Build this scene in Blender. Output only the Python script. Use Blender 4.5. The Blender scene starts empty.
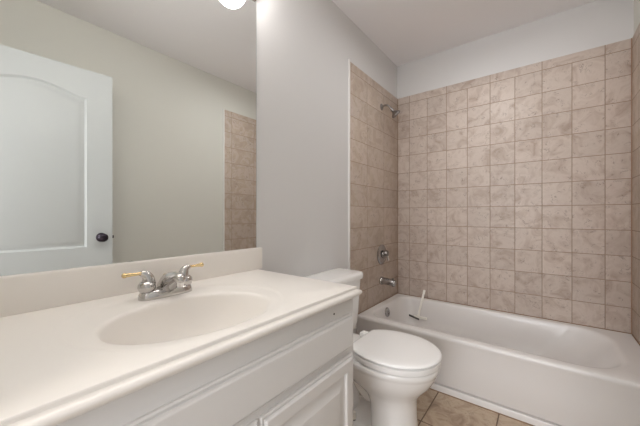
import bpy, bmesh, math, random
from mathutils import Vector, Matrix
random.seed(7)
PI = math.pi
sc = bpy.context.scene
COL = sc.collection

# ------------------------------------------------------------------ camera
CAM = (1.1012, 0.0, 1.0775)
cd = bpy.data.cameras.new('camera')
cam = bpy.data.objects.new('camera', cd)
COL.objects.link(cam)
cd.sensor_width = 36.0
cd.lens = 288.97 * 36.0 / 640.0
cd.shift_y = 2.24 / 640.0
cd.clip_start = 0.01
cam.location = CAM
cam.rotation_euler = (PI / 2, 0, 0.662)
sc.camera = cam

# ------------------------------------------------------------------ light
w = bpy.data.worlds.new('daylight')
sc.world = w
w.use_nodes = True
w.node_tree.nodes['Background'].inputs[0].default_value = (0.93, 0.97, 1.0, 1)
w.node_tree.nodes['Background'].inputs[1].default_value = 1.0


def area(name, loc, rot, sx, sy, power, color):
    l = bpy.data.lights.new(name, 'AREA')
    l.shape = 'RECTANGLE'
    l.size, l.size_y = sx, sy
    l.energy = power
    l.color = color
    o = bpy.data.objects.new(name, l)
    o.location = loc
    o.rotation_euler = rot
    COL.objects.link(o)
    return o


GLOBE_STRENGTH = 10.8
CEIL_FILL_POWER = 4.8
WINDOW_FILL_POWER = 62.0
# added frontal fill light, set in an unseen window behind the camera
area('window_fill_light', (0.98, -2.33, 1.25), (PI / 2, 0, 0), 1.75, 1.75, WINDOW_FILL_POWER, (1.0, 1.0, 1.02))
# added fill light, unseen, on the bathroom ceiling in front of the tub
area('ceiling_fill_light', (0.80, 1.76, 2.398), (0, 0, 0), 0.26, 0.26, CEIL_FILL_POWER, (1.0, 1.0, 1.0)).data.shape = 'DISK'
# added fill light under the unseen ceiling beyond the doorway
area('hall_fill_light', (1.2, -1.2, 2.42), (0, 0, 0), 0.6, 0.6, 12.0, (1.0, 0.93, 0.85))

sc.view_settings.view_transform = 'Standard'
sc.view_settings.look = 'None'
sc.view_settings.gamma = 1.0
sc.view_settings.exposure = 0.10
sc.view_settings.use_curve_mapping = False
sc.cycles.use_denoising = True
sc.cycles.max_bounces = 16
sc.cycles.diffuse_bounces = 10
sc.cycles.glossy_bounces = 8
sc.cycles.sample_clamp_indirect = 8.0

# ------------------------------------------------------------------ room numbers
W = 1.532           # left wall (x = 0) to right wall
D = 2.597           # back wall
NEAR = -0.095       # face of the wall with the doorway
H = 2.481           # ceiling
TUB_Y = 1.837       # tub apron
TUB_Z = 0.345
TILE_Y = 1.747      # where the wall tile starts
TILE_TOP = 2.171
PITCH = 0.1605
TT = 0.008          # tile thickness

# ------------------------------------------------------------------ materials
MATS = {}


def mat(name, color, rough=0.5, metal=0.0, spec=0.5, coat=0.0, bump=None, emit=None):
    m = bpy.data.materials.new(name)
    m.use_nodes = True
    nt = m.node_tree
    b = nt.nodes['Principled BSDF']
    b.inputs['Base Color'].default_value = (*color, 1)
    b.inputs['Roughness'].default_value = rough
    b.inputs['Metallic'].default_value = metal
    b.inputs['Specular IOR Level'].default_value = spec
    b.inputs['Coat Weight'].default_value = coat
    b.inputs['Coat Roughness'].default_value = 0.05
    if bump:
        scale, strength, dist = bump
        tc = nt.nodes.new('ShaderNodeTexCoord')
        n = nt.nodes.new('ShaderNodeTexNoise')
        n.inputs['Scale'].default_value = scale
        n.inputs['Detail'].default_value = 3.0
        nt.links.new(tc.outputs['Object'], n.inputs['Vector'])
        bp = nt.nodes.new('ShaderNodeBump')
        bp.inputs['Strength'].default_value = strength
        bp.inputs['Distance'].default_value = dist
        nt.links.new(n.outputs['Fac'], bp.inputs['Height'])
        nt.links.new(bp.outputs['Normal'], b.inputs['Normal'])
    if emit:
        b.inputs['Emission Color'].default_value = (*emit[0], 1)
        b.inputs['Emission Strength'].default_value = emit[1]
    MATS[name] = m
    return m


mat('wall_paint', (0.67, 0.665, 0.665), 0.6, spec=0.25, bump=(160, 0.25, 0.002))
mat('opposite_paint', (0.68, 0.68, 0.635), 0.6, spec=0.25, bump=(160, 0.2, 0.002))
mat('ceiling_paint', (0.84, 0.83, 0.845), 0.8, spec=0.1, bump=(120, 0.3, 0.003))
mat('trim_paint', (0.78, 0.77, 0.75), 0.35, spec=0.4)
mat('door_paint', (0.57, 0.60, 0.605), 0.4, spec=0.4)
mat('cabinet_paint', (0.72, 0.705, 0.695), 0.36, spec=0.4, bump=(60, 0.04, 0.001))
mat('cultured_marble', (0.85, 0.815, 0.775), 0.32, spec=0.4, coat=0.0)
mat('porcelain', (0.90, 0.90, 0.895), 0.08, spec=0.5, coat=0.6)
mat('seat_plastic', (0.92, 0.92, 0.92), 0.22, spec=0.5)
mat('tub_enamel', (0.73, 0.71, 0.70), 0.24, spec=0.5, coat=0.0)
mat('chrome', (0.78, 0.77, 0.77), 0.10, metal=1.0)
mat('worn_chrome', (0.60, 0.58, 0.565), 0.14, metal=1.0)
mat('aged_chrome', (0.42, 0.41, 0.41), 0.22, metal=1.0)
mat('dark_chrome', (0.28, 0.26, 0.25), 0.28, metal=1.0)
mat('brass', (0.80, 0.62, 0.34), 0.2, metal=1.0)
mat('dark_bronze', (0.045, 0.035, 0.05), 0.22, metal=0.6)
mat('mirror_silver', (0.90, 0.915, 0.90), 0.0, metal=1.0)
mat('mirror_edge', (0.35, 0.42, 0.40), 0.2)
mat('grout_brown', (0.30, 0.205, 0.14), 0.8, spec=0.2)
mat('caulk_rust', (0.36, 0.235, 0.165), 0.7, spec=0.2)
mat('white_plastic', (0.90, 0.88, 0.82), 0.35)
mat('dark_rubber', (0.10, 0.09, 0.09), 0.5)
mat('globe_glass', (0.9, 0.85, 0.75), 0.3, emit=((1.0, 0.965, 0.94), GLOBE_STRENGTH))
mat('fill_lamp_glass', (0.9, 0.88, 0.85), 0.4, emit=((1.0, 0.97, 0.94), CEIL_FILL_POWER / 12.0))  # glow of the unseen ceiling lamp added for fill
mat('hall_carpet', (0.45, 0.40, 0.35), 0.95, spec=0.05, bump=(300, 0.6, 0.004))
mat('dark_gap', (0.03, 0.025, 0.02), 0.8)


class NT:
    """small helper that chains math nodes"""

    def __init__(self, m):
        self.nt = m.node_tree

    def new(self, t, **kw):
        n = self.nt.nodes.new(t)
        for k, v in kw.items():
            setattr(n, k, v)
        return n

    def link(self, a, b):
        self.nt.links.new(a, b)

    def put(self, sock, v):
        if isinstance(v, (int, float)):
            sock.default_value = v
        else:
            self.link(v, sock)

    def math(self, op, a, b=0.0, c=0.0):
        n = self.new('ShaderNodeMath', operation=op)
        self.put(n.inputs[0], a)
        self.put(n.inputs[1], b)
        self.put(n.inputs[2], c)
        return n.outputs[0]

    def mix(self, f, a, b):
        n = self.new('ShaderNodeMix', data_type='RGBA')
        self.put(n.inputs[0], f)
        for s, v in ((n.inputs[6], a), (n.inputs[7], b)):
            if isinstance(v, tuple):
                s.default_value = (*v, 1)
            else:
                self.link(v, s)
        return n.outputs[2]

    def ramp(self, f, stops):
        n = self.new('ShaderNodeValToRGB')
        e = n.color_ramp.elements
        e[0].position, e[0].color = stops[0][0], (*stops[0][1], 1)
        e[1].position, e[1].color = stops[-1][0], (*stops[-1][1], 1)
        for p, c in stops[1:-1]:
            x = e.new(p)
            x.color = (*c, 1)
        self.link(f, n.inputs[0])
        return n.outputs[0]


def tile_material(name, axis, joints0, pitch, row0, rows_pitch, base, vein, light, grout, gw,
                  top_joint=None, side_joint=None, rough=0.42, vaxis='Z', stain=0.9):
    """stack-bonded stone tile: joints along one axis at joints0 + k*pitch, rows at row0 + k*rows_pitch"""
    m = mat(name, base, rough, spec=0.4)
    t = NT(m)
    b = m.node_tree.nodes['Principled BSDF']
    tc = t.new('ShaderNodeTexCoord')
    sep = t.new('ShaderNodeSeparateXYZ')
    t.link(tc.outputs['Object'], sep.inputs[0])
    u, v = sep.outputs[axis], sep.outputs[vaxis]
    ku = t.math('DIVIDE', t.math('SUBTRACT', u, joints0), pitch)
    kv = t.math('DIVIDE', t.math('SUBTRACT', v, row0), rows_pitch)
    iu, iv = t.math('FLOOR', ku), t.math('FLOOR', kv)
    fu = t.math('PINGPONG', ku, 0.5)
    fv = t.math('PINGPONG', kv, 0.5)
    du, dv = t.math('MULTIPLY', fu, pitch), t.math('MULTIPLY', fv, rows_pitch)
    if top_joint is not None:
        # bullnose course: twice as long pieces above the line top_joint
        above = t.math('GREATER_THAN', v, top_joint)
        ku2 = t.math('MULTIPLY', ku, 0.5)
        du2 = t.math('MULTIPLY', t.math('PINGPONG', ku2, 0.5), pitch * 2)
        du = t.math('ADD', t.math('MULTIPLY', du, t.math('SUBTRACT', 1.0, above)), t.math('MULTIPLY', du2, above))
        iu2 = t.math('MULTIPLY', t.math('FLOOR', ku2), 7.3)
        iu = t.math('ADD', t.math('MULTIPLY', iu, t.math('SUBTRACT', 1.0, above)), t.math('MULTIPLY', iu2, above))
    if side_joint is not None:
        # bullnose pieces down the outer edge hide the joints beyond side_joint
        inside = t.math('GREATER_THAN', u, side_joint - 0.01)
        du = t.math('ADD', t.math('MULTIPLY', du, inside), t.math('SUBTRACT', 1.0, inside))
    d = t.math('MINIMUM', du, dv)
    g = t.math('SUBTRACT', 1.0, t.math('SMOOTH_MIN', t.math('DIVIDE', d, gw), 1.0, 0.15))
    g = t.math('MAXIMUM', g, 0.0)
    gm = t.math('GREATER_THAN', g, 0.12)
    comb = t.new('ShaderNodeCombineXYZ')
    t.link(iu, comb.inputs[0])
    t.link(iv, comb.inputs[1])
    wn = t.new('ShaderNodeTexWhiteNoise', noise_dimensions='3D')
    t.link(comb.outputs[0], wn.inputs['Vector'])
    # each tile gets its own piece of stone: shift the pattern by the tile's random colour
    sc_ = t.new('ShaderNodeVectorMath', operation='SCALE')
    t.link(wn.outputs['Color'], sc_.inputs[0])
    sc_.inputs['Scale'].default_value = 9.0
    add = t.new('ShaderNodeVectorMath', operation='ADD')
    t.link(tc.outputs['Object'], add.inputs[0])
    t.link(sc_.outputs[0], add.inputs[1])
    n1 = t.new('ShaderNodeTexNoise')
    n1.inputs['Scale'].default_value = 9.0
    n1.inputs['Detail'].default_value = 6.0
    n1.inputs['Roughness'].default_value = 0.6
    n1.inputs['Distortion'].default_value = 1.2
    t.link(add.outputs[0], n1.inputs['Vector'])
    col = t.ramp(n1.outputs['Fac'], [(0.30, vein), (0.46, base), (0.56, light), (0.72, base)])
    # scattered thin dark veins and pits
    n2 = t.new('ShaderNodeTexNoise')
    n2.inputs['Scale'].default_value = 16.0
    n2.inputs['Detail'].default_value = 3.0
    n2.inputs['Distortion'].default_value = 2.2
    t.link(add.outputs[0], n2.inputs['Vector'])
    vn = t.math('ABSOLUTE', t.math('SUBTRACT', n2.outputs['Fac'], 0.5))
    vm = t.math('SUBTRACT', 1.0, t.math('MINIMUM', t.math('DIVIDE', vn, 0.022), 1.0))
    n3 = t.new('ShaderNodeTexNoise')
    n3.inputs['Scale'].default_value = 22.0
    t.link(add.outputs[0], n3.inputs['Vector'])
    spot = t.math('MINIMUM', t.math('MAXIMUM', t.math('MULTIPLY', t.math('SUBTRACT', n3.outputs['Fac'], 0.53), 14.0), 0.0), 1.0)
    vm = t.math('MULTIPLY', t.math('MULTIPLY', vm, spot), stain)
    col = t.mix(vm, col, tuple(c * 0.62 for c in vein))
    # tile to tile tone
    tone = t.math('ADD', t.math('MULTIPLY', wn.outputs['Value'], 0.10), 0.95)
    vmul = t.new('ShaderNodeVectorMath', operation='SCALE')
    t.link(col, vmul.inputs[0])
    t.link(tone, vmul.inputs['Scale'])
    col = t.mix(gm, vmul.outputs[0], grout)
    t.link(col, b.inputs['Base Color'])
    rg = t.math('ADD', t.math('MULTIPLY', gm, 0.5), rough)
    t.link(rg, b.inputs['Roughness'])
    bp = t.new('ShaderNodeBump')
    bp.inputs['Strength'].default_value = 0.5
    bp.inputs['Distance'].default_value = 0.002
    hgt = t.math('SUBTRACT', 1.0, g)
    t.link(hgt, bp.inputs['Height'])
    t.link(bp.outputs['Normal'], b.inputs['Normal'])
    return m


ROW0 = 1.0775 + 0.2277
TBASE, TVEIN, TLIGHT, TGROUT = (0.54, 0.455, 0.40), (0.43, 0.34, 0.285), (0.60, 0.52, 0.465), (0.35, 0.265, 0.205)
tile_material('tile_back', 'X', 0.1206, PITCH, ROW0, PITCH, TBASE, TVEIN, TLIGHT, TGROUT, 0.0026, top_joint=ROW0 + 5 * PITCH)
TSIDE_SHADED = (0.48, 0.392, 0.315)  # shade of the side walls put into the stone colour, darker and warmer
tile_material('tile_left', 'Y', 2.0, 0.296, ROW0, PITCH, TSIDE_SHADED, TVEIN, TBASE, TGROUT, 0.0026, top_joint=ROW0 + 5 * PITCH)
tile_material('tile_right', 'Y', 1.836, 0.296, ROW0, PITCH, TSIDE_SHADED, TVEIN, TBASE, TGROUT, 0.0026, top_joint=ROW0 + 5 * PITCH)
tile_material('tile_floor', 'X', 0.588, 0.316, 1.519, 0.316, (0.41, 0.305, 0.22), (0.26, 0.185, 0.13), (0.49, 0.39, 0.29),
              (0.17, 0.12, 0.085), 0.0035, vaxis='Y', rough=0.38, stain=0.6)

# ------------------------------------------------------------------ mesh helpers


def bm_box(bm, x0, x1, y0, y1, z0, z1, bev=0.0, seg=2):
    r = bmesh.ops.create_cube(bm, size=1.0)
    vs = r['verts']
    for v in vs:
        v.co = Vector(((x0 + x1) / 2 + v.co.x * (x1 - x0), (y0 + y1) / 2 + v.co.y * (y1 - y0), (z0 + z1) / 2 + v.co.z * (z1 - z0)))
    if bev > 0:
        es = {e for v in vs for e in v.link_edges}
        bmesh.ops.bevel(bm, geom=list(es), offset=bev, segments=seg, profile=0.5, affect='EDGES')


def bm_loft(bm, rings, cap0=True, cap1=True, closed=True):
    R = [[bm.verts.new(p) for p in r] for r in rings]
    n = len(R[0])
    for a, b in zip(R, R[1:]):
        for i in range(n if closed else n - 1):
            j = (i + 1) % n
            bm.faces.new((a[i], a[j], b[j], b[i]))
    if cap0:
        bm.faces.new(list(reversed(R[0])))
    if cap1:
        bm.faces.new(R[-1])
    return R


def basis(d):
    d = Vector(d).normalized()
    up = Vector((0, 0, 1)) if abs(d.z) < 0.9 else Vector((1, 0, 0))
    a = d.cross(up).normalized()
    return a, a.cross(d).normalized(), d


def bm_lathe(bm, prof, origin=(0, 0, 0), axis=(0, 0, 1), n=32, sx=1.0, sy=1.0):
    """prof: (radius, height) pairs along the axis"""
    a, b, d = basis(axis)
    o = Vector(origin)
    rings = [[o + d * h + (a * math.cos(2 * PI * k / n) * sx + b * math.sin(2 * PI * k / n) * sy) * max(r, 1e-4) for k in range(n)]
             for r, h in prof]
    bm_loft(bm, rings)


def smooth_path(pts, k=6):
    P = [Vector(p) for p in pts]
    out = []
    for i in range(len(P) - 1):
        p0, p1, p2, p3 = P[max(i - 1, 0)], P[i], P[i + 1], P[min(i + 2, len(P) - 1)]
        for s in range(k):
            t = s / k
            out.append(0.5 * ((2 * p1) + (p2 - p0) * t + (2 * p0 - 5 * p1 + 4 * p2 - p3) * t * t + (3 * p1 - p0 - 3 * p2 + p3) * t ** 3))
    out.append(P[-1])
    return out


def bm_tube(bm, pts, radii, n=16, k=6, flat=(1.0, 1.0), side=None):
    path = smooth_path(pts, k)
    m = len(path)
    rr = []
    for i in range(m):
        f = i / (m - 1) * (len(radii) - 1)
        a = min(int(f), len(radii) - 2)
        rr.append(radii[a] + (radii[a + 1] - radii[a]) * (f - a))
    rings = []
    pa = Vector(side).normalized() if side is not None else None
    for i, p in enumerate(path):
        d = (path[min(i + 1, m - 1)] - path[max(i - 1, 0)]).normalized()
        if pa is None:
            pa = basis(d)[0]
        a = (pa - d * pa.dot(d)).normalized()
        pa = a
        b = d.cross(a).normalized()
        rings.append([p + (a * math.cos(2 * PI * q / n) * flat[0] + b * math.sin(2 * PI * q / n) * flat[1]) * rr[i] for q in range(n)])
    bm_loft(bm, rings)


def obj(name, bm, material, parent=None, loc=None, smooth=35):
    me = bpy.data.meshes.new(name)
    bmesh.ops.recalc_face_normals(bm, faces=bm.faces[:])
    bm.to_mesh(me)
    bm.free()
    o = bpy.data.objects.new(name, me)
    COL.objects.link(o)
    me.materials.append(MATS[material])
    if smooth:
        for p in me.polygons:
            p.use_smooth = True
        me.set_sharp_from_angle(angle=math.radians(smooth))
    if loc:
        o.location = loc
    if parent:
        o.parent = parent
    return o


def box_obj(name, material, dims, parent=None, bev=0.0, seg=2):
    bm = bmesh.new()
    bm_box(bm, *dims, bev=bev, seg=seg)
    return obj(name, bm, material, parent)


def thing(name, label, cat, loc=(0, 0, 0), rotz=0.0, group=None):
    o = bpy.data.objects.new(name, None)
    COL.objects.link(o)
    o.location = loc
    o.rotation_euler = (0, 0, rotz)
    o.empty_display_size = 0.05
    o['label'] = label
    o['category'] = cat
    if group:
        o['group'] = group
    return o


def struct(o, label, cat):
    o['kind'] = 'structure'
    o['label'] = label
    o['category'] = cat
    return o


# ------------------------------------------------------------------ room shell
struct(box_obj('floor', 'tile_floor', (-0.1, W + 0.1, -0.215, D + 0.1, -0.08, 0.0)),
       'beige brown stone tile floor of the bathroom', 'floor')
struct(box_obj('ceiling', 'ceiling_paint', (-0.1, W + 0.1, -0.215, D + 0.1, H, H + 0.08)),
       'flat grey white painted ceiling over the bathroom', 'ceiling')

wl = struct(box_obj('wall_left', 'wall_paint', (-0.1, 0.0, -0.215, D + 0.1, 0, H)),
            'off-white wall carrying the mirror, with tile at the tub end', 'wall')
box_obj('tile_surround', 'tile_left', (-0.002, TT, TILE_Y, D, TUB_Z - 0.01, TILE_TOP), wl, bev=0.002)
box_obj('edge_strip', 'trim_paint', (-0.002, TT + 0.004, TILE_Y - 0.010, TILE_Y + 0.001, TUB_Z - 0.01, TILE_TOP + 0.012), wl, bev=0.002)
box_obj('corner_grout', 'grout_brown', (0.006, TT + 0.004, D - TT - 0.004, D - 0.002, TUB_Z, TILE_TOP - 0.002), wl)

wb = struct(box_obj('wall_back', 'wall_paint', (-0.1, W + 0.1, D, D + 0.1, 0, H)),
            'wall behind the bathtub, tiled in square beige stone below white paint', 'wall')
box_obj('tile_surround', 'tile_back', (0.0, W, D - TT, D + 0.002, TUB_Z - 0.01, TILE_TOP), wb, bev=0.002)

wr = struct(box_obj('wall_right', 'opposite_paint', (W, W + 0.1, -0.215, D + 0.1, 0, H)),
            'cream wall at the right, facing the mirror, tiled beside the tub', 'wall')
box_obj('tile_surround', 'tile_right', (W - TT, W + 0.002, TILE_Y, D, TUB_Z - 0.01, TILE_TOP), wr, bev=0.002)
box_obj('edge_strip', 'trim_paint', (W - TT - 0.004, W + 0.002, TILE_Y - 0.008, TILE_Y + 0.001, TUB_Z - 0.01, TILE_TOP + 0.004), wr, bev=0.002)
box_obj('corner_grout', 'caulk_rust', (W - TT - 0.005, W - 0.006, D - TT - 0.005, D - 0.002, TUB_Z, TILE_TOP - 0.002), wr)

# near wall with the doorway the photograph was taken from
DX0, DX1, DH = 0.590, 1.350, 2.06
bm = bmesh.new()
bm_box(bm, 0.0, DX0, -0.215, NEAR, 0, H)
bm_box(bm, DX1, W, -0.215, NEAR, 0, H)
bm_box(bm, DX0, DX1, -0.215, NEAR, DH, H)
struct(obj('wall_near', bm, 'opposite_paint', smooth=0), 'wall with the open doorway behind the camera', 'wall')
bm = bmesh.new()
for y0, y1 in ((NEAR - 0.001, NEAR + 0.015), (-0.230, -0.214)):
    bm_box(bm, DX0 - 0.055, DX0 + 0.004, y0, y1, 0, DH + 0.055, bev=0.004)
    bm_box(bm, DX1 - 0.004, DX1 + 0.055, y0, y1, 0, DH + 0.055, bev=0.004)
    bm_box(bm, DX0, DX1, y0, y1, DH - 0.004, DH + 0.055, bev=0.004)
struct(obj('trim_1', bm, 'trim_paint'), 'white casing around the doorway behind the camera', 'door casing')

# baseboards
struct(box_obj('baseboard_left', 'trim_paint', (-0.001, 0.013, 0.93, TUB_Y - 0.002, 0, 0.085), bev=0.004),
       'white baseboard on the wall behind the toilet', 'baseboard')
struct(box_obj('baseboard_right', 'trim_paint', (W - 0.013, W + 0.001, NEAR + 0.016, TUB_Y - 0.002, 0, 0.085), bev=0.004),
       'white baseboard below the cream wall facing the mirror', 'baseboard')

# the room behind the doorway; its window is added for fill light
struct(box_obj('floor_hall', 'hall_carpet', (-1.3, 3.4, -2.5, -0.215, -0.08, 0.0)), 'carpeted floor beyond the doorway', 'floor')
struct(box_obj('ceiling_hall', 'ceiling_paint', (-1.3, 3.4, -2.5, -0.215, H, H + 0.08)), 'ceiling of the room beyond the doorway', 'ceiling')
bm = bmesh.new()
bm_box(bm, -1.3, 0.08, -2.5, -2.4, 0, H)
bm_box(bm, 1.88, 3.4, -2.5, -2.4, 0, H)
bm_box(bm, 0.08, 1.88, -2.5, -2.4, 0, 0.36)
bm_box(bm, 0.08, 1.88, -2.5, -2.4, 2.14, H)
struct(obj('wall_hall', bm, 'wall_paint', smooth=0), 'far wall of the room beyond the doorway, open for the added window', 'wall')
bm = bmesh.new()
bm_box(bm, -1.4, -1.3, -2.5, -0.215, 0, H)
bm_box(bm, 3.4, 3.5, -2.5, -0.215, 0, H)
bm_box(bm, -1.3, -0.1, -0.315, -0.215, 0, H)
bm_box(bm, W + 0.1, 3.4, -0.315, -0.215, 0, H)
struct(obj('wall_hall_sides', bm, 'wall_paint', smooth=0), 'side walls of the room beyond the doorway', 'wall')
bm = bmesh.new()
for x in (0.08, 0.955, 1.83):
    bm_box(bm, x, x + 0.05, -2.48, -2.42, 0.36, 2.14, bev=0.004)
for z in (0.36, 2.09):
    bm_box(bm, 0.08, 1.88, -2.48, -2.42, z, z + 0.05, bev=0.004)
struct(obj('fill_window_1', bm, 'trim_paint'), 'added white window frame around the fill light beyond the doorway', 'window')  # unseen frame, added around the fill light

# ------------------------------------------------------------------ open door (seen in the mirror)
DW, DT, DTOP = 0.765, 0.035, 2.035
door = thing('door_1', 'white two-panel arch-top door standing open against the cream wall', 'door',
             (1.370, -0.064, 0.0), math.radians(4.05))
door['kind'] = 'structure'


def door_face(bm, xf, sgn):
    """one moulded face in the plane x = xf; sgn = outward direction along x"""
    mid = 0.77
    prof = [(0.0, 0.0), (0.004, -0.004), (0.012, -0.0085), (0.023, -0.008), (0.035, -0.003), (0.052, 0.0004)]

    def outline(z0, zs, rise, ins):
        y0, y1 = 0.140 + ins, DW - 0.140 - ins
        pts = [(y0, z0 + ins), (y1, z0 + ins)]
        n = 24
        for i in range(n + 1):
            s = i / n
            y = y1 + (y0 - y1) * s
            c = 0.5 - 0.5 * math.cos(2 * PI * s)
            pts.append((y, zs - ins + rise * c ** 0.8))
        return pts
    for (za, zb, z0, zs, rise) in ((mid, DTOP, 0.865, 1.845, 0.052), (0.012, mid, 0.22, 0.675, 0.0)):
        first = outline(z0, zs, rise, 0.0)
        rect = []
        for i, (y, z) in enumerate(first):
            if i < 2:
                rect.append((0.0 if i == 0 else DW, za))
            else:
                s = (i - 2) / (len(first) - 3)
                yy = DW if s == 0 else (0.0 if s == 1 else y)
                rect.append((yy, zb))
        rings = [[(xf, y, z) for y, z in rect]]
        for ins, dx in prof:
            rings.append([(xf + sgn * dx, y, z) for y, z in outline(z0, zs, rise, ins)])
        bm_loft(bm, rings, cap0=False, cap1=True)


bm = bmesh.new()
door_face(bm, -DT, -1)
door_face(bm, 0.0, 1)
for a, b in (((0, 0.012), (DW, 0.012)), ((DW, 0.012), (DW, DTOP)), ((DW, DTOP), (0, DTOP)), ((0, DTOP), (0, 0.012))):
    bm.faces.new([bm.verts.new(p) for p in ((-DT, *a), (-DT, *b), (0, *b), (0, *a))])
bmesh.ops.remove_doubles(bm, verts=bm.verts[:], dist=1e-5)
obj('door_leaf', bm, 'door_paint', door, smooth=25)
KZ, KY = 0.928, DW - 0.062
for sgn, x0 in ((-1, -DT), (1, 0.0)):
    bm = bmesh.new()
    bm_lathe(bm, [(0.0, -0.001), (0.031, 0.0), (0.031, 0.004), (0.024, 0.010), (0.012, 0.014), (0.011, 0.030), (0.020, 0.036),
                  (0.027, 0.045), (0.028, 0.054), (0.022, 0.062), (0.010, 0.066), (0.0, 0.066)], (x0, KY, KZ), (sgn, 0, 0))
    obj('door_knob', bm, 'dark_bronze', door)
bm = bmesh.new()
bm_box(bm, -DT / 2 - 0.007, -DT / 2 + 0.007, DW - 0.001, DW + 0.011, KZ - 0.010, KZ + 0.010, bev=0.003)
obj('latch', bm, 'dark_bronze', door)
for z in (0.25, 1.05, 1.82):
    bm = bmesh.new()
    bm_lathe(bm, [(0.0, -0.046), (0.006, -0.045), (0.006, 0.045), (0.0, 0.046)], (0.003, -0.004, z), (0, 0, 1), n=12)
    obj('hinge', bm, 'dark_bronze', door)

# ------------------------------------------------------------------ bathtub
tub = thing('bathtub', 'white alcove bathtub along the tiled back wall', 'bathtub', (0, 0, 0))
TX0, TX1, TY0, TY1 = 0.0085, W - 0.0085, TUB_Y, D - TT - 0.001


def rrect(x0, x1, y0, y1, z, r, n_corner=14, n_side=10, rr=None):
    """rounded rectangle with per-corner radii (order: x1y1, x0y1, x0y0, x1y0) and points along the sides"""
    rs = rr or (r, r, r, r)
    cs = [(x1 - rs[0], y1 - rs[0], 0, rs[0]), (x0 + rs[1], y1 - rs[1], PI / 2, rs[1]),
          (x0 + rs[2], y0 + rs[2], PI, rs[2]), (x1 - rs[3], y0 + rs[3], 3 * PI / 2, rs[3])]
    pts = []
    for i, (cx, cy, a0, q) in enumerate(cs):
        arc = [(cx + q * math.cos(a0 + PI / 2 * k / n_corner), cy + q * math.sin(a0 + PI / 2 * k / n_corner)) for k in range(n_corner + 1)]
        pts += arc
        nx, ny, na, nq = cs[(i + 1) % 4]
        e = (nx + nq * math.cos(na), ny + nq * math.sin(na))
        s = arc[-1]
        for k in range(1, n_side):
            f = k / n_side
            pts.append((s[0] + (e[0] - s[0]) * f, s[1] + (e[1] - s[1]) * f))
    return [(x, y, z) for x, y in pts]


bm = bmesh.new()
rings = []
TZ = TUB_Z
# outside, from the floor up: toe ledge, recess, apron, rolled rim
for (fy, z, r) in ((0.0, 0.0, 0.004), (0.0, 0.033, 0.004), (0.002, 0.0375, 0.004), (0.024, 0.0390, 0.004), (0.024, 0.0465, 0.004),
                   (0.0095, 0.0480, 0.004), (0.0085, 0.052, 0.004), (0.006, 0.20, 0.004), (0.003, 0.305, 0.004), (0.000, 0.318, 0.005),
                   (-0.002, 0.330, 0.006), (0.001, 0.340, 0.008), (0.007, TZ, 0.012)):
    rings.append(rrect(TX0, TX1, TY0 + fy, TY1, z, r))
# rim top and inside
IN = [  # left, right, front, back insets, z, radii (back-right, back-left, front-left, front-right)
    (0.050, 0.085, 0.052, 0.040, TZ, (0.20, 0.10, 0.10, 0.20)),
    (0.058, 0.098, 0.064, 0.048, TZ - 0.001, (0.20, 0.10, 0.10, 0.20)),
    (0.063, 0.110, 0.072, 0.053, TZ - 0.005, (0.20, 0.10, 0.10, 0.20)),
    (0.067, 0.120, 0.077, 0.057, TZ - 0.014, (0.20, 0.10, 0.10, 0.20)),
    (0.072, 0.140, 0.081, 0.061, TZ - 0.035, (0.20, 0.10, 0.10, 0.20)),
    (0.080, 0.190, 0.088, 0.068, TZ - 0.090, (0.20, 0.11, 0.11, 0.20)),
    (0.090, 0.250, 0.097, 0.077, TZ - 0.160, (0.19, 0.11, 0.11, 0.19)),
    (0.102, 0.320, 0.112, 0.092, TZ - 0.225, (0.18, 0.11, 0.11, 0.18)),
    (0.122, 0.375, 0.135, 0.115, TZ - 0.262, (0.16, 0.11, 0.11, 0.16)),
    (0.160, 0.420, 0.170, 0.150, TZ - 0.280, (0.12, 0.10, 0.10, 0.12)),
    (0.230, 0.500, 0.230, 0.210, TZ - 0.287, (0.10, 0.08, 0.08, 0.10)),
]
for l, r, f, b, z, rad in IN:
    rings.append(rrect(TX0 + l, TX1 - r, TY0 + f, TY1 - b, z, 0.1, rr=rad))
bm_loft(bm, rings, cap0=True, cap1=True)
obj('tub_shell', bm, 'tub_enamel', tub, smooth=40)
# caulk joint where tub meets tile
bm = bmesh.new()
bm_box(bm, TX0, TX1, TY1 - 0.005, TY1, TZ - 0.004, TZ + 0.0045)
bm_box(bm, TX0, TX0 + 0.004, TY0 + 0.004, TY1, TZ - 0.004, TZ + 0.0045)
bm_box(bm, TX1 - 0.004, TX1, TY0 + 0.004, TY1, TZ - 0.004, TZ + 0.0045)
obj('caulk_joint', bm, 'grout_brown', tub, smooth=0)
bm = bmesh.new()
bm_box(bm, TX0, TX1, TUB_Y - 0.004, TUB_Y + 0.002, 0.0, 0.0035)
o = obj('floor_caulk', bm, 'grout_brown', tub, smooth=0)
o['label'] = 'dark caulk line along the floor'
bm = bmesh.new()
bm_lathe(bm, [(0.0, -0.004), (0.038, -0.004), (0.038, 0.004), (0.033, 0.009), (0.014, 0.011), (0.012, 0.008), (0.0, 0.008)],
         (0.0835, 2.195, 0.287), (1, 0, 0.14))
ov = obj('overflow_plate', bm, 'aged_chrome', tub)
bm = bmesh.new()
bm_lathe(bm, [(0.0, 0.006), (0.007, 0.006), (0.008, 0.013), (0.005, 0.016), (0.0, 0.016)], (0.0835, 2.195, 0.287), (1, 0, 0.14), n=16)
obj('trip_lever', bm, 'dark_chrome', ov)
bm = bmesh.new()
bm_lathe(bm, [(0.0, -0.004), (0.030, -0.003), (0.030, 0.003), (0.024, 0.004), (0.012, 0.001), (0.0, 0.001)], (0.30, 2.20, TZ - 0.287))
obj('drain', bm, 'chrome', tub)

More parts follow.
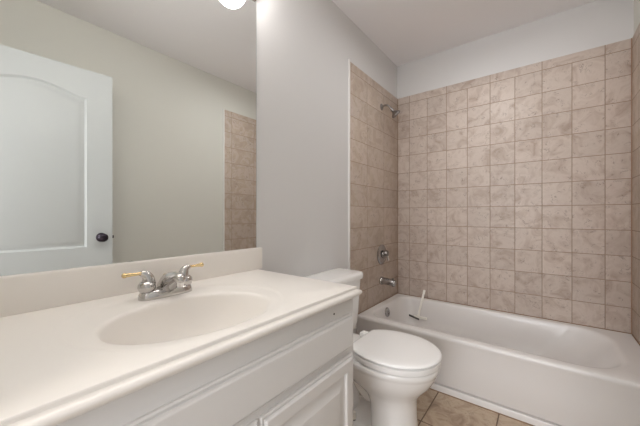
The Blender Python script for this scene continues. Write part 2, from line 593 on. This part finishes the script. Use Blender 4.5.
# ------------------------------------------------------------------ shower fittings on the left wall
SY = 2.252
sh = thing('wall_shower', 'small chrome shower head on a bent arm high on the tiled wall', 'shower head', (TT, SY, 1.994))
bm = bmesh.new()
bm_lathe(bm, [(0.0, -0.001), (0.028, 0.0), (0.027, 0.004), (0.014, 0.010), (0.0, 0.010)], (0, 0, 0), (1, 0, 0))
obj('flange', bm, 'dark_chrome', sh)
bm = bmesh.new()
bm_tube(bm, [(0.004, 0, 0), (0.028, 0, 0.006), (0.055, 0, 0.0), (0.076, 0.004, -0.022), (0.094, 0.010, -0.046)], [0.0085] * 5, n=14)
obj('shower_arm', bm, 'aged_chrome', sh)
bm = bmesh.new()
ax = Vector((0.52, 0.42, -0.74)).normalized()
bm_lathe(bm, [(0.0, -0.012), (0.012, -0.011), (0.014, 0.002), (0.012, 0.010), (0.018, 0.018), (0.036, 0.034), (0.041, 0.041), (0.041, 0.050), (0.037, 0.053),
              (0.0, 0.053)], (0.094, 0.010, -0.046), ax)
hd = obj('spray_head', bm, 'dark_chrome', sh)
bm = bmesh.new()
bm_lathe(bm, [(0.0, 0.052), (0.034, 0.053), (0.030, 0.056), (0.0, 0.057)], (0.094, 0.010, -0.046), ax)
obj('spray_face', bm, 'dark_chrome', hd)

va = thing('shower_valve', 'round chrome shower valve with lever on the tile above the tub spout', 'shower valve', (TT, SY, 0.745))
bm = bmesh.new()
bm_lathe(bm, [(0.0, -0.001), (0.085, 0.0), (0.085, 0.004), (0.078, 0.010), (0.050, 0.016), (0.032, 0.018), (0.030, 0.030), (0.0, 0.030)], (0, 0, 0), (1, 0, 0), n=48)
obj('escutcheon', bm, 'aged_chrome', va)
bm = bmesh.new()
bm_lathe(bm, [(0.0, 0.026), (0.027, 0.028), (0.028, 0.044), (0.022, 0.058), (0.010, 0.064), (0.0, 0.064)], (0, 0, 0.012), (1, 0, 0))
kn = obj('valve_handle', bm, 'dark_chrome', va)
bm = bmesh.new()
bm_tube(bm, [(0.046, 0, 0.008), (0.056, 0, -0.018), (0.062, 0, -0.045)], [0.010, 0.008, 0.007], n=14)
obj('lever', bm, 'chrome', kn)

sp = thing('tub_spout', 'chrome tub spout projecting from the tiled wall above the tub', 'tub spout', (TT, SY - 0.012, 0.527))
bm = bmesh.new()
bm_lathe(bm, [(0.0, -0.001), (0.034, 0.0), (0.035, 0.010), (0.032, 0.016), (0.0, 0.016)], (0, 0, 0), (1, 0, 0))
obj('wall_collar', bm, 'worn_chrome', sp)
bm = bmesh.new()
bm_tube(bm, [(0.010, 0, 0), (0.050, 0, 0.000), (0.095, 0, -0.003), (0.120, 0, -0.008), (0.131, 0, -0.012)], [0.031, 0.030, 0.029, 0.026, 0.016], n=24, flat=(1.0, 0.95))
bm_lathe(bm, [(0.0, 0.0), (0.015, 0.0), (0.014, 0.022), (0.0, 0.022)], (0.110, 0, -0.012), (0, 0, -1), n=20)
obj('spout_body', bm, 'aged_chrome', sp)
bm = bmesh.new()
bm_lathe(bm, [(0.0, 0.0), (0.0045, 0.0), (0.0045, 0.010), (0.008, 0.012), (0.008, 0.020), (0.0, 0.021)], (0.108, 0, 0.012), (0, 0, 1), n=16)
obj('diverter_knob', bm, 'dark_chrome', sp)

# ------------------------------------------------------------------ squeegee leaning in the tub
sq = thing('squeegee', 'white T-shaped squeegee leaning against the far inner side of the tub', 'squeegee', (0.236, 2.499, 0.200))
bm = bmesh.new()
bm_tube(bm, [(0.0, -0.006, 0.004), (0.012, 0.010, 0.085), (0.022, 0.034, 0.150), (0.031, 0.062, 0.222)], [0.0085, 0.0085, 0.0095, 0.0105], n=12)
bm_lathe(bm, [(0.0, -0.012), (0.011, -0.010), (0.009, 0.014), (0.0, 0.016)], (0.0, -0.008, 0.006), (0.1, 0.15, 1), n=14)
obj('handle', bm, 'white_plastic', sq)
bm = bmesh.new()
bm_box(bm, -0.036, 0.074, -0.016, 0.002, -0.012, 0.008, bev=0.004)
obj('head_bar', bm, 'white_plastic', sq)
bm = bmesh.new()
bm_box(bm, -0.078, 0.010, -0.021, -0.010, -0.016, -0.002, bev=0.002)
for v in bm.verts:
    v.co.z -= (v.co.x + 0.03) * 0.22
o = obj('blade', bm, 'dark_rubber', sq)
o['label'] = 'dark rubber blade'

# ------------------------------------------------------------------ toilet
TYC = 1.372
to = thing('toilet', 'white two-piece toilet with closed lid between the vanity and the bathtub', 'toilet', (0, TYC, 0))


def egg(xb, xf, hw, z, n=64, pw=2.35, wide=0.42, cut=None):
    """egg outline: blunt at the back (xb), round at the front (xf), widest part at 'wide' of its length"""
    xm = xb + (xf - xb) * wide
    pts = []
    for k in range(n):
        a = 2 * PI * k / n
        c, s = math.cos(a), math.sin(a)
        e = 2.0 / (2.05 if c > 0 else pw)
        x = xm + ((xf - xm) if c > 0 else (xm - xb)) * math.copysign(abs(c) ** e, c)
        y = hw * math.copysign(abs(s) ** e, s)
        if cut is not None:
            x = max(x, cut)
        pts.append((x, y, z))
    return pts


bm = bmesh.new()
# rim, bowl and the column it stands on
secs = [(0.400, 0.622, 0.116, 0.0), (0.400, 0.618, 0.113, 0.03), (0.398, 0.612, 0.109, 0.10), (0.390, 0.612, 0.109, 0.16), (0.370, 0.617, 0.114, 0.195),
        (0.330, 0.634, 0.127, 0.222), (0.280, 0.656, 0.146, 0.250), (0.250, 0.682, 0.163, 0.280), (0.235, 0.699, 0.174, 0.310), (0.228, 0.707, 0.180, 0.330),
        (0.226, 0.709, 0.182, 0.338), (0.225, 0.714, 0.187, 0.345), (0.225, 0.716, 0.189, 0.358), (0.225, 0.715, 0.188, 0.366), (0.228, 0.710, 0.184, 0.3710), (0.25, 0.68, 0.155, 0.3716)]
bm_loft(bm, [egg(a, b, c, z, pw=2.8, wide=0.5) for a, b, c, z in secs])
# foot
bm_loft(bm, [egg(a, b, c, z, pw=4.0, wide=0.5) for a, b, c, z in ((0.17, 0.585, 0.122, 0.0), (0.17, 0.585, 0.122, 0.016), (0.176, 0.578, 0.116, 0.027), (0.20, 0.55, 0.09, 0.034))])
# trapway behind the column
bm_tube(bm, [(0.45, 0.0, 0.22), (0.40, 0.0, 0.16), (0.345, 0.0, 0.19), (0.30, 0.0, 0.235), (0.25, 0.0, 0.20), (0.235, 0.0, 0.11), (0.235, 0.0, 0.02)],
        [0.055, 0.056, 0.056, 0.054, 0.054, 0.056, 0.062], n=24, flat=(1.35, 0.95), side=(0, 1, 0))
# shelf under the tank
bm_box(bm, 0.035, 0.330, -0.125, 0.125, 0.300, 0.376, bev=0.022, seg=4)
bowl = obj('bowl', bm, 'porcelain', to, smooth=50)
bm = bmesh.new()
SB, SF, SH, SC = 0.285, 0.724, 0.195, 0.318


def seat_ring(i, z):
    return egg(SB + i, SF - i, SH - i, z, pw=2.3, wide=0.52, cut=SC + i)


bm_loft(bm, [seat_ring(i, z) for i, z in ((0.050, 0.3800), (0.008, 0.3800), (0.003, 0.3812), (0.002, 0.388), (0.001, 0.398), (0.0015, 0.4035), (0.0035, 0.4048), (0.050, 0.4050))])
obj('seat', bm, 'seat_plastic', to, smooth=50)
bm = bmesh.new()
bm_loft(bm, [seat_ring(i, z) for i, z in ((0.050, 0.4132), (0.006, 0.4132), (0.000, 0.4140), (-0.002, 0.4160), (-0.001, 0.4195), (0.006, 0.4232), (0.016, 0.4252),
                                          (0.045, 0.4265), (0.10, 0.4272), (0.16, 0.4275))])
obj('seat_lid', bm, 'seat_plastic', to, smooth=50)
for s in (-1, 1):
    bm = bmesh.new()
    bm_box(bm, 0.272, 0.322, s * 0.075 - 0.022, s * 0.075 + 0.022, 0.374, 0.417, bev=0.008, seg=3)
    obj('hinge', bm, 'seat_plastic', to)
bm = bmesh.new()


def tank_ring(x0, x1, hw, z, rf, rb=0.02):
    return rrect(x0, x1, -hw, hw, z, 0.02, n_corner=8, n_side=4, rr=(rf, rb, rb, rf))


bm_loft(bm, [tank_ring(0.04, 0.165, 0.185, 0.375, 0.03), tank_ring(0.025, 0.182, 0.200, 0.385, 0.045), tank_ring(0.018, 0.192, 0.205, 0.42, 0.05),
             tank_ring(0.015, 0.203, 0.213, 0.60, 0.05), tank_ring(0.015, 0.208, 0.216, 0.690, 0.05)])
obj('tank', bm, 'porcelain', to, smooth=40)
bm = bmesh.new()
bm_loft(bm, [tank_ring(0.014, 0.212, 0.222, 0.688, 0.052), tank_ring(0.008, 0.220, 0.230, 0.691, 0.058), tank_ring(0.006, 0.222, 0.232, 0.698, 0.06),
             tank_ring(0.006, 0.222, 0.232, 0.716, 0.06), tank_ring(0.008, 0.219, 0.229, 0.723, 0.058), tank_ring(0.014, 0.211, 0.221, 0.728, 0.052),
             tank_ring(0.030, 0.190, 0.20, 0.730, 0.04)])
obj('tank_lid', bm, 'porcelain', to, smooth=50)
bm = bmesh.new()
bm_lathe(bm, [(0.0, -0.004), (0.014, -0.003), (0.014, 0.006), (0.009, 0.010), (0.0, 0.010)], (0.207, -0.145, 0.635), (1, 0, 0), n=20)
bm_tube(bm, [(0.214, -0.145, 0.635), (0.222, -0.115, 0.632), (0.224, -0.075, 0.626)], [0.006, 0.0065, 0.008], n=12)
obj('flush_lever', bm, 'chrome', to)
for s in (-1, 1):
    bm = bmesh.new()
    bm_lathe(bm, [(0.0, 0.0), (0.014, 0.0), (0.013, 0.030), (0.010, 0.040), (0.0, 0.043)], (0.322, s * 0.090, 0.026), n=16)
    cap = obj('bolt_cap', bm, 'white_plastic', to)
    bm = bmesh.new()
    bm_lathe(bm, [(0.0, 0.0), (0.0185, 0.0), (0.0185, 0.005), (0.0, 0.005)], (0.322, s * 0.090, 0.0275), n=16)
    o = obj('washer', bm, 'dark_rubber', cap)
bm = bmesh.new()
bm_lathe(bm, [(0.0, -0.002), (0.008, -0.002), (0.007, 0.002), (0.0, 0.003)], (0.615, 0.010, 0.040), (1, 0.05, 0.0), n=14)
o = obj('screw_hole', bm, 'dark_gap', to)
o['label'] = 'small dark hole at the foot of the pedestal'

# ------------------------------------------------------------------ vanity cabinet
VY0, VY1, VX = -0.078, 0.913, 0.545
CT = 0.786
vc = thing('vanity_cabinet', 'white painted vanity cabinet with raised-panel doors under the sink counter', 'cabinet', (0, 0, 0))
bm = bmesh.new()
bm_box(bm, VX - 0.018, VX, VY0, VY1, 0.095, CT, bev=0.0012)
bm_box(bm, 0.001, VX - 0.019, VY0, VY0 + 0.016, 0.095, CT)
bm_box(bm, 0.001, VX - 0.019, VY1 - 0.016, VY1, 0.095, CT)
bm_box(bm, 0.001, VX - 0.019, VY0 + 0.016, VY1 - 0.016, 0.095, 0.111)
bm_box(bm, 0.001, VX - 0.062, VY0, VY0 + 0.016, 0.0, 0.095)
bm_box(bm, 0.001, VX - 0.062, VY1 - 0.016, VY1, 0.0, 0.095)
obj('carcass', bm, 'cabinet_paint', vc)
box_obj('toe_kick', 'cabinet_paint', (VX - 0.07, VX - 0.062, VY0 + 0.001, VY1 - 0.001, 0.0, 0.094), vc)


def panel(name, y0, y1, z0, z1, prof, parent):
    """a moulded front: nested rectangles (inset, x)"""
    bm = bmesh.new()
    rings = []
    for ins, x in prof:
        rings.append([(x, y0 + ins, z0 + ins), (x, y1 - ins, z0 + ins), (x, y1 - ins, z1 - ins), (x, y0 + ins, z1 - ins)])
    bm_loft(bm, rings)
    return obj(name, bm, 'cabinet_paint', parent, smooth=12)


F = VX - 0.001
edge = [(0.0, F), (0.0, F + 0.0075), (0.003, F + 0.0105), (0.0045, F + 0.0108), (0.0075, F + 0.0080), (0.0108, F + 0.0085), (0.0120, F + 0.0140), (0.0150, F + 0.0175), (0.0165, F + 0.018)]
panel('drawer_front', VY0 + 0.02, VY1 - 0.018, 0.603, 0.727, edge + [(0.030, F + 0.018)], vc)
door_prof = edge + [(0.048, F + 0.018), (0.0495, F + 0.0170), (0.0515, F + 0.0080), (0.0560, F + 0.0075), (0.0620, F + 0.0080), (0.092, F + 0.0165), (0.094, F + 0.0175), (0.097, F + 0.018)]
panel('cabinet_door', 0.468, VY1 - 0.018, 0.115, 0.582, door_prof, vc)
panel('cabinet_door', 0.036, 0.459, 0.115, 0.582, door_prof, vc)
bm = bmesh.new()
bm_lathe(bm, [(0.0, -0.001), (0.0035, 0.0), (0.002, 0.002), (0.0, 0.002)], (F + 0.001, 0.790, 0.748), (1, 0, 0), n=10)
o = obj('nail_hole', bm, 'dark_gap', vc)

# ------------------------------------------------------------------ countertop with integral basin
vt = thing('sink_counter', 'cream cultured marble countertop with a moulded oval basin', 'countertop', (0, 0, 0))
CZ = 0.820
CX1, CY0, CY1 = 0.560, VY0, 0.906
BX, BY = 0.345, 0.418
N = 144


def ell(cx, cy, rx, ry, z):
    return [(cx + rx * math.cos(2 * PI * k / N), cy + ry * math.sin(2 * PI * k / N), z) for k in range(N)]


def rect_ring(cx, cy, x0, x1, y0, y1, z):
    pts = []
    for k in range(N):
        a = 2 * PI * k / N
        c, s = math.cos(a), math.sin(a)
        t = 1e9
        if abs(c) > 1e-6:
            t = min(t, ((x1 if c > 0 else x0) - cx) / c)
        if abs(s) > 1e-6:
            t = min(t, ((y1 if s > 0 else y0) - cy) / s)
        pts.append([cx + c * t, cy + s * t])
    for q in ((x0, y0), (x0, y1), (x1, y0), (x1, y1)):
        i = min(range(N), key=lambda j: (pts[j][0] - q[0]) ** 2 + (pts[j][1] - q[1]) ** 2)
        pts[i] = list(q)
    return [(x, y, z) for x, y in pts]


RX, RY = 0.166, 0.216
bm = bmesh.new()
rings = []
for s, dz in ((0.10, -0.132), (0.25, -0.131), (0.45, -0.127), (0.60, -0.121), (0.72, -0.111), (0.82, -0.094), (0.89, -0.073), (0.935, -0.052), (0.965, -0.034),
              (0.985, -0.020), (1.0, -0.0125), (1.015, -0.0085), (1.035, -0.0055), (1.06, -0.0038)):
    rings.append(ell(BX, BY, RX * s, RY * s, CZ + dz - 0.0015 if dz > -0.02 else CZ + dz * 1.12))
OX, OY, ORX, ORY = 0.308, 0.418, 0.242, 0.282
for s, dz in ((0.90, -0.0042), (0.955, -0.0040), (0.98, -0.0020), (1.0, -0.0002), (1.012, 0.0)):
    ring = ell(OX, OY, ORX * s, ORY * s, CZ)
    rings.append([(x, y, CZ + dz * (1.0 - 0.8 * max(0.0, (x - OX) / ORX))) for x, y, z in ring])
rings.append(rect_ring(OX, OY, 0.0, CX1, CY0, CY1, CZ))
# moulded front and right edge: step down, bead, underside
for o_, z in ((0.0018, CZ - 0.0006), (0.0026, CZ - 0.002), (0.0026, CZ - 0.0045), (0.0005, CZ - 0.0085), (0.0008, CZ - 0.0105), (0.004, CZ - 0.0118),
              (0.009, CZ - 0.0122), (0.0140, CZ - 0.0140), (0.0165, CZ - 0.0180), (0.0168, CZ - 0.022), (0.0150, CZ - 0.0270), (0.010, CZ - 0.0318),
              (0.004, CZ - 0.0332), (-0.012, CZ - 0.0335)):
    rings.append(rect_ring(OX, OY, 0.0, CX1 + o_, CY0, CY1 + o_, z))
for sc_, dz in ((1.10, -0.0335), (1.07, -0.050), (1.0, -0.090), (0.86, -0.130), (0.60, -0.155), (0.12, -0.164)):
    rings.append(ell(BX, BY, RX * sc_, RY * sc_, CZ + dz))
bm_loft(bm, rings, cap0=True, cap1=True)
obj('countertop', bm, 'cultured_marble', vt, smooth=40)
bm = bmesh.new()
bm_box(bm, 0.001, 0.021, CY0, 0.934, CZ - 0.001, 0.921, bev=0.004, seg=3)
obj('backsplash', bm, 'cultured_marble', vt)
bm = bmesh.new()
bm_lathe(bm, [(0.0, 0.0), (0.024, 0.0), (0.023, 0.004), (0.017, 0.004), (0.015, 0.001), (0.014, 0.007), (0.0, 0.009)], (BX, BY, CZ - 0.1485), n=28)
obj('drain', bm, 'chrome', vt)

# ------------------------------------------------------------------ faucet
fa = thing('faucet', 'chrome centerset faucet with brass lever handles behind the basin', 'faucet', (0.118, 0.440, CZ - 0.0045))
bm = bmesh.new()
fr = []
for s, z in ((1.0, 0.0), (1.0, 0.006), (0.95, 0.014), (0.86, 0.022), (0.70, 0.026)):
    fr.append([(0.030 * s * math.copysign(abs(math.cos(a)) ** 0.75, math.cos(a)), 0.083 * (0.6 + 0.4 * s) * math.copysign(abs(math.sin(a)) ** 0.6, math.sin(a)), z)
               for a in [2 * PI * k / 48 for k in range(48)]])
bm_loft(bm, fr)
obj('base', bm, 'worn_chrome', fa, smooth=50)
bm = bmesh.new()
sr = []
for x, z, ry, rz in ((-0.026, 0.022, 0.016, 0.012), (-0.014, 0.031, 0.024, 0.024), (0.006, 0.039, 0.027, 0.034), (0.030, 0.047, 0.024, 0.033), (0.054, 0.057, 0.019, 0.026),
                     (0.078, 0.066, 0.0165, 0.017), (0.098, 0.066, 0.0145, 0.013), (0.106, 0.062, 0.009, 0.008)):
    sr.append([(x, ry * math.cos(2 * PI * k / 28), z + rz * math.sin(2 * PI * k / 28)) for k in range(28)])
bm_loft(bm, sr)
bm_tube(bm, [(0.004, 0, 0.006), (0.006, 0, 0.030)], [0.026, 0.022], n=24)
spo = obj('spout', bm, 'worn_chrome', fa, smooth=60)
bm = bmesh.new()
bm_lathe(bm, [(0.0, 0.0), (0.011, 0.0), (0.011, 0.016), (0.0, 0.016)], (0.092, 0, 0.058), (0, 0, -1), n=20)
obj('aerator', bm, 'chrome', spo)
for s in (-1, 1):
    bm = bmesh.new()
    y = s * 0.060
    bm_lathe(bm, [(0.0, 0.010), (0.022, 0.010), (0.020, 0.018), (0.018, 0.022), (0.023, 0.027), (0.0255, 0.036), (0.024, 0.046), (0.018, 0.054), (0.0, 0.058)], (0, y, 0), n=32)
    hb = obj('handle', bm, 'worn_chrome', fa, smooth=50)
    bm = bmesh.new()
    bm_tube(bm, [(0.0, y - s * 0.006, 0.046), (0.001, y - s * 0.004, 0.064), (0.001, y + s * 0.004, 0.077), (0.001, y + s * 0.018, 0.0825)], [0.020, 0.017, 0.013, 0.0075], n=18)
    obj('handle_arm', bm, 'worn_chrome', hb, smooth=60)
    bm = bmesh.new()
    bm_lathe(bm, [(0.0, 0.0), (0.0058, 0.001), (0.0062, 0.004), (0.0044, 0.007), (0.0050, 0.026), (0.0062, 0.036), (0.0056, 0.040), (0.0078, 0.042), (0.0075, 0.049),
                  (0.0045, 0.052), (0.0, 0.052)], (0.001, y + s * 0.016, 0.0823), (0.02, s, 0.02), n=18)
    lv = obj('lever', bm, 'brass', hb, smooth=50)
    lv['label'] = 'brass lever'
bm = bmesh.new()
bm_lathe(bm, [(0.0, 0.0), (0.0032, 0.001), (0.0032, 0.030), (0.006, 0.033), (0.0075, 0.040), (0.006, 0.047), (0.0, 0.050)], (-0.020, 0.004, 0.018), n=16)
o = obj('lift_rod', bm, 'brass', fa, smooth=50)
o['label'] = 'brass pop-up knob'

# ------------------------------------------------------------------ mirror and light strip
mi = thing('mirror', 'large frameless wall mirror resting on the counter backsplash', 'mirror', (0, 0, 0))
box_obj('glass', 'mirror_silver', (0.0005, 0.006, VY0, 0.907, 0.9215, 2.118), mi)
box_obj('polished_edge', 'mirror_edge', (0.0005, 0.0058, 0.907, 0.9085, 0.9215, 2.118), mi)

ls = thing('vanity_light', 'chrome light strip with round frosted bulbs above the mirror', 'light fixture', (0, 0.42, 2.172))
bm = bmesh.new()
bm_box(bm, 0.0, 0.030, -0.50, 0.50, -0.052, 0.056, bev=0.004)
for k in range(9):  # ribbed lower and upper rails
    z = -0.047 + k * 0.0118
    if k in (0, 1, 7, 8):
        bm_tube(bm, [(0.031, -0.498, z), (0.031, 0.498, z)], [0.0048, 0.0048], n=10, k=1)
obj('light_bar', bm, 'chrome', ls)
for k in range(5):
    y = -0.424 + k * 0.212
    bm = bmesh.new()
    bm_lathe(bm, [(0.0, 0.0), (0.030, 0.0), (0.029, 0.012), (0.022, 0.020), (0.0, 0.020)], (0.028, y, 0.0), (1, 0, 0), n=24)
    so = obj('socket', bm, 'chrome', ls)
    bm = bmesh.new()
    R_ = 0.073
    prof = [(0.0, 0.046), (0.016, 0.0465)] + [(R_ * math.sin(a), 0.118 - R_ * math.cos(a)) for a in [0.36 + (PI - 0.36) * i / 20 for i in range(21)]]
    bm_lathe(bm, prof, (0, y, 0.0), (1, 0, 0), n=32)
    obj('bulb', bm, 'globe_glass', so, smooth=60)

cl = thing('ceiling_fill_lamp', 'added round fill lamp, unseen on the bathroom ceiling in front of the tub', 'ceiling lamp', (0.80, 1.76, H))  # unseen lamp, added to brighten the tub end
bm = bmesh.new()
bm_lathe(bm, [(0.0, 0.001), (0.150, 0.0), (0.150, -0.030), (0.142, -0.036), (0.0, -0.036)], n=40)
obj('fill_lamp_base', bm, 'trim_paint', cl)
bm = bmesh.new()
bm_lathe(bm, [(0.0, -0.030), (0.138, -0.034), (0.132, -0.052), (0.105, -0.070), (0.060, -0.079), (0.0, -0.081)], n=40)
obj('fill_lamp_diffuser', bm, 'fill_lamp_glass', cl, smooth=60)
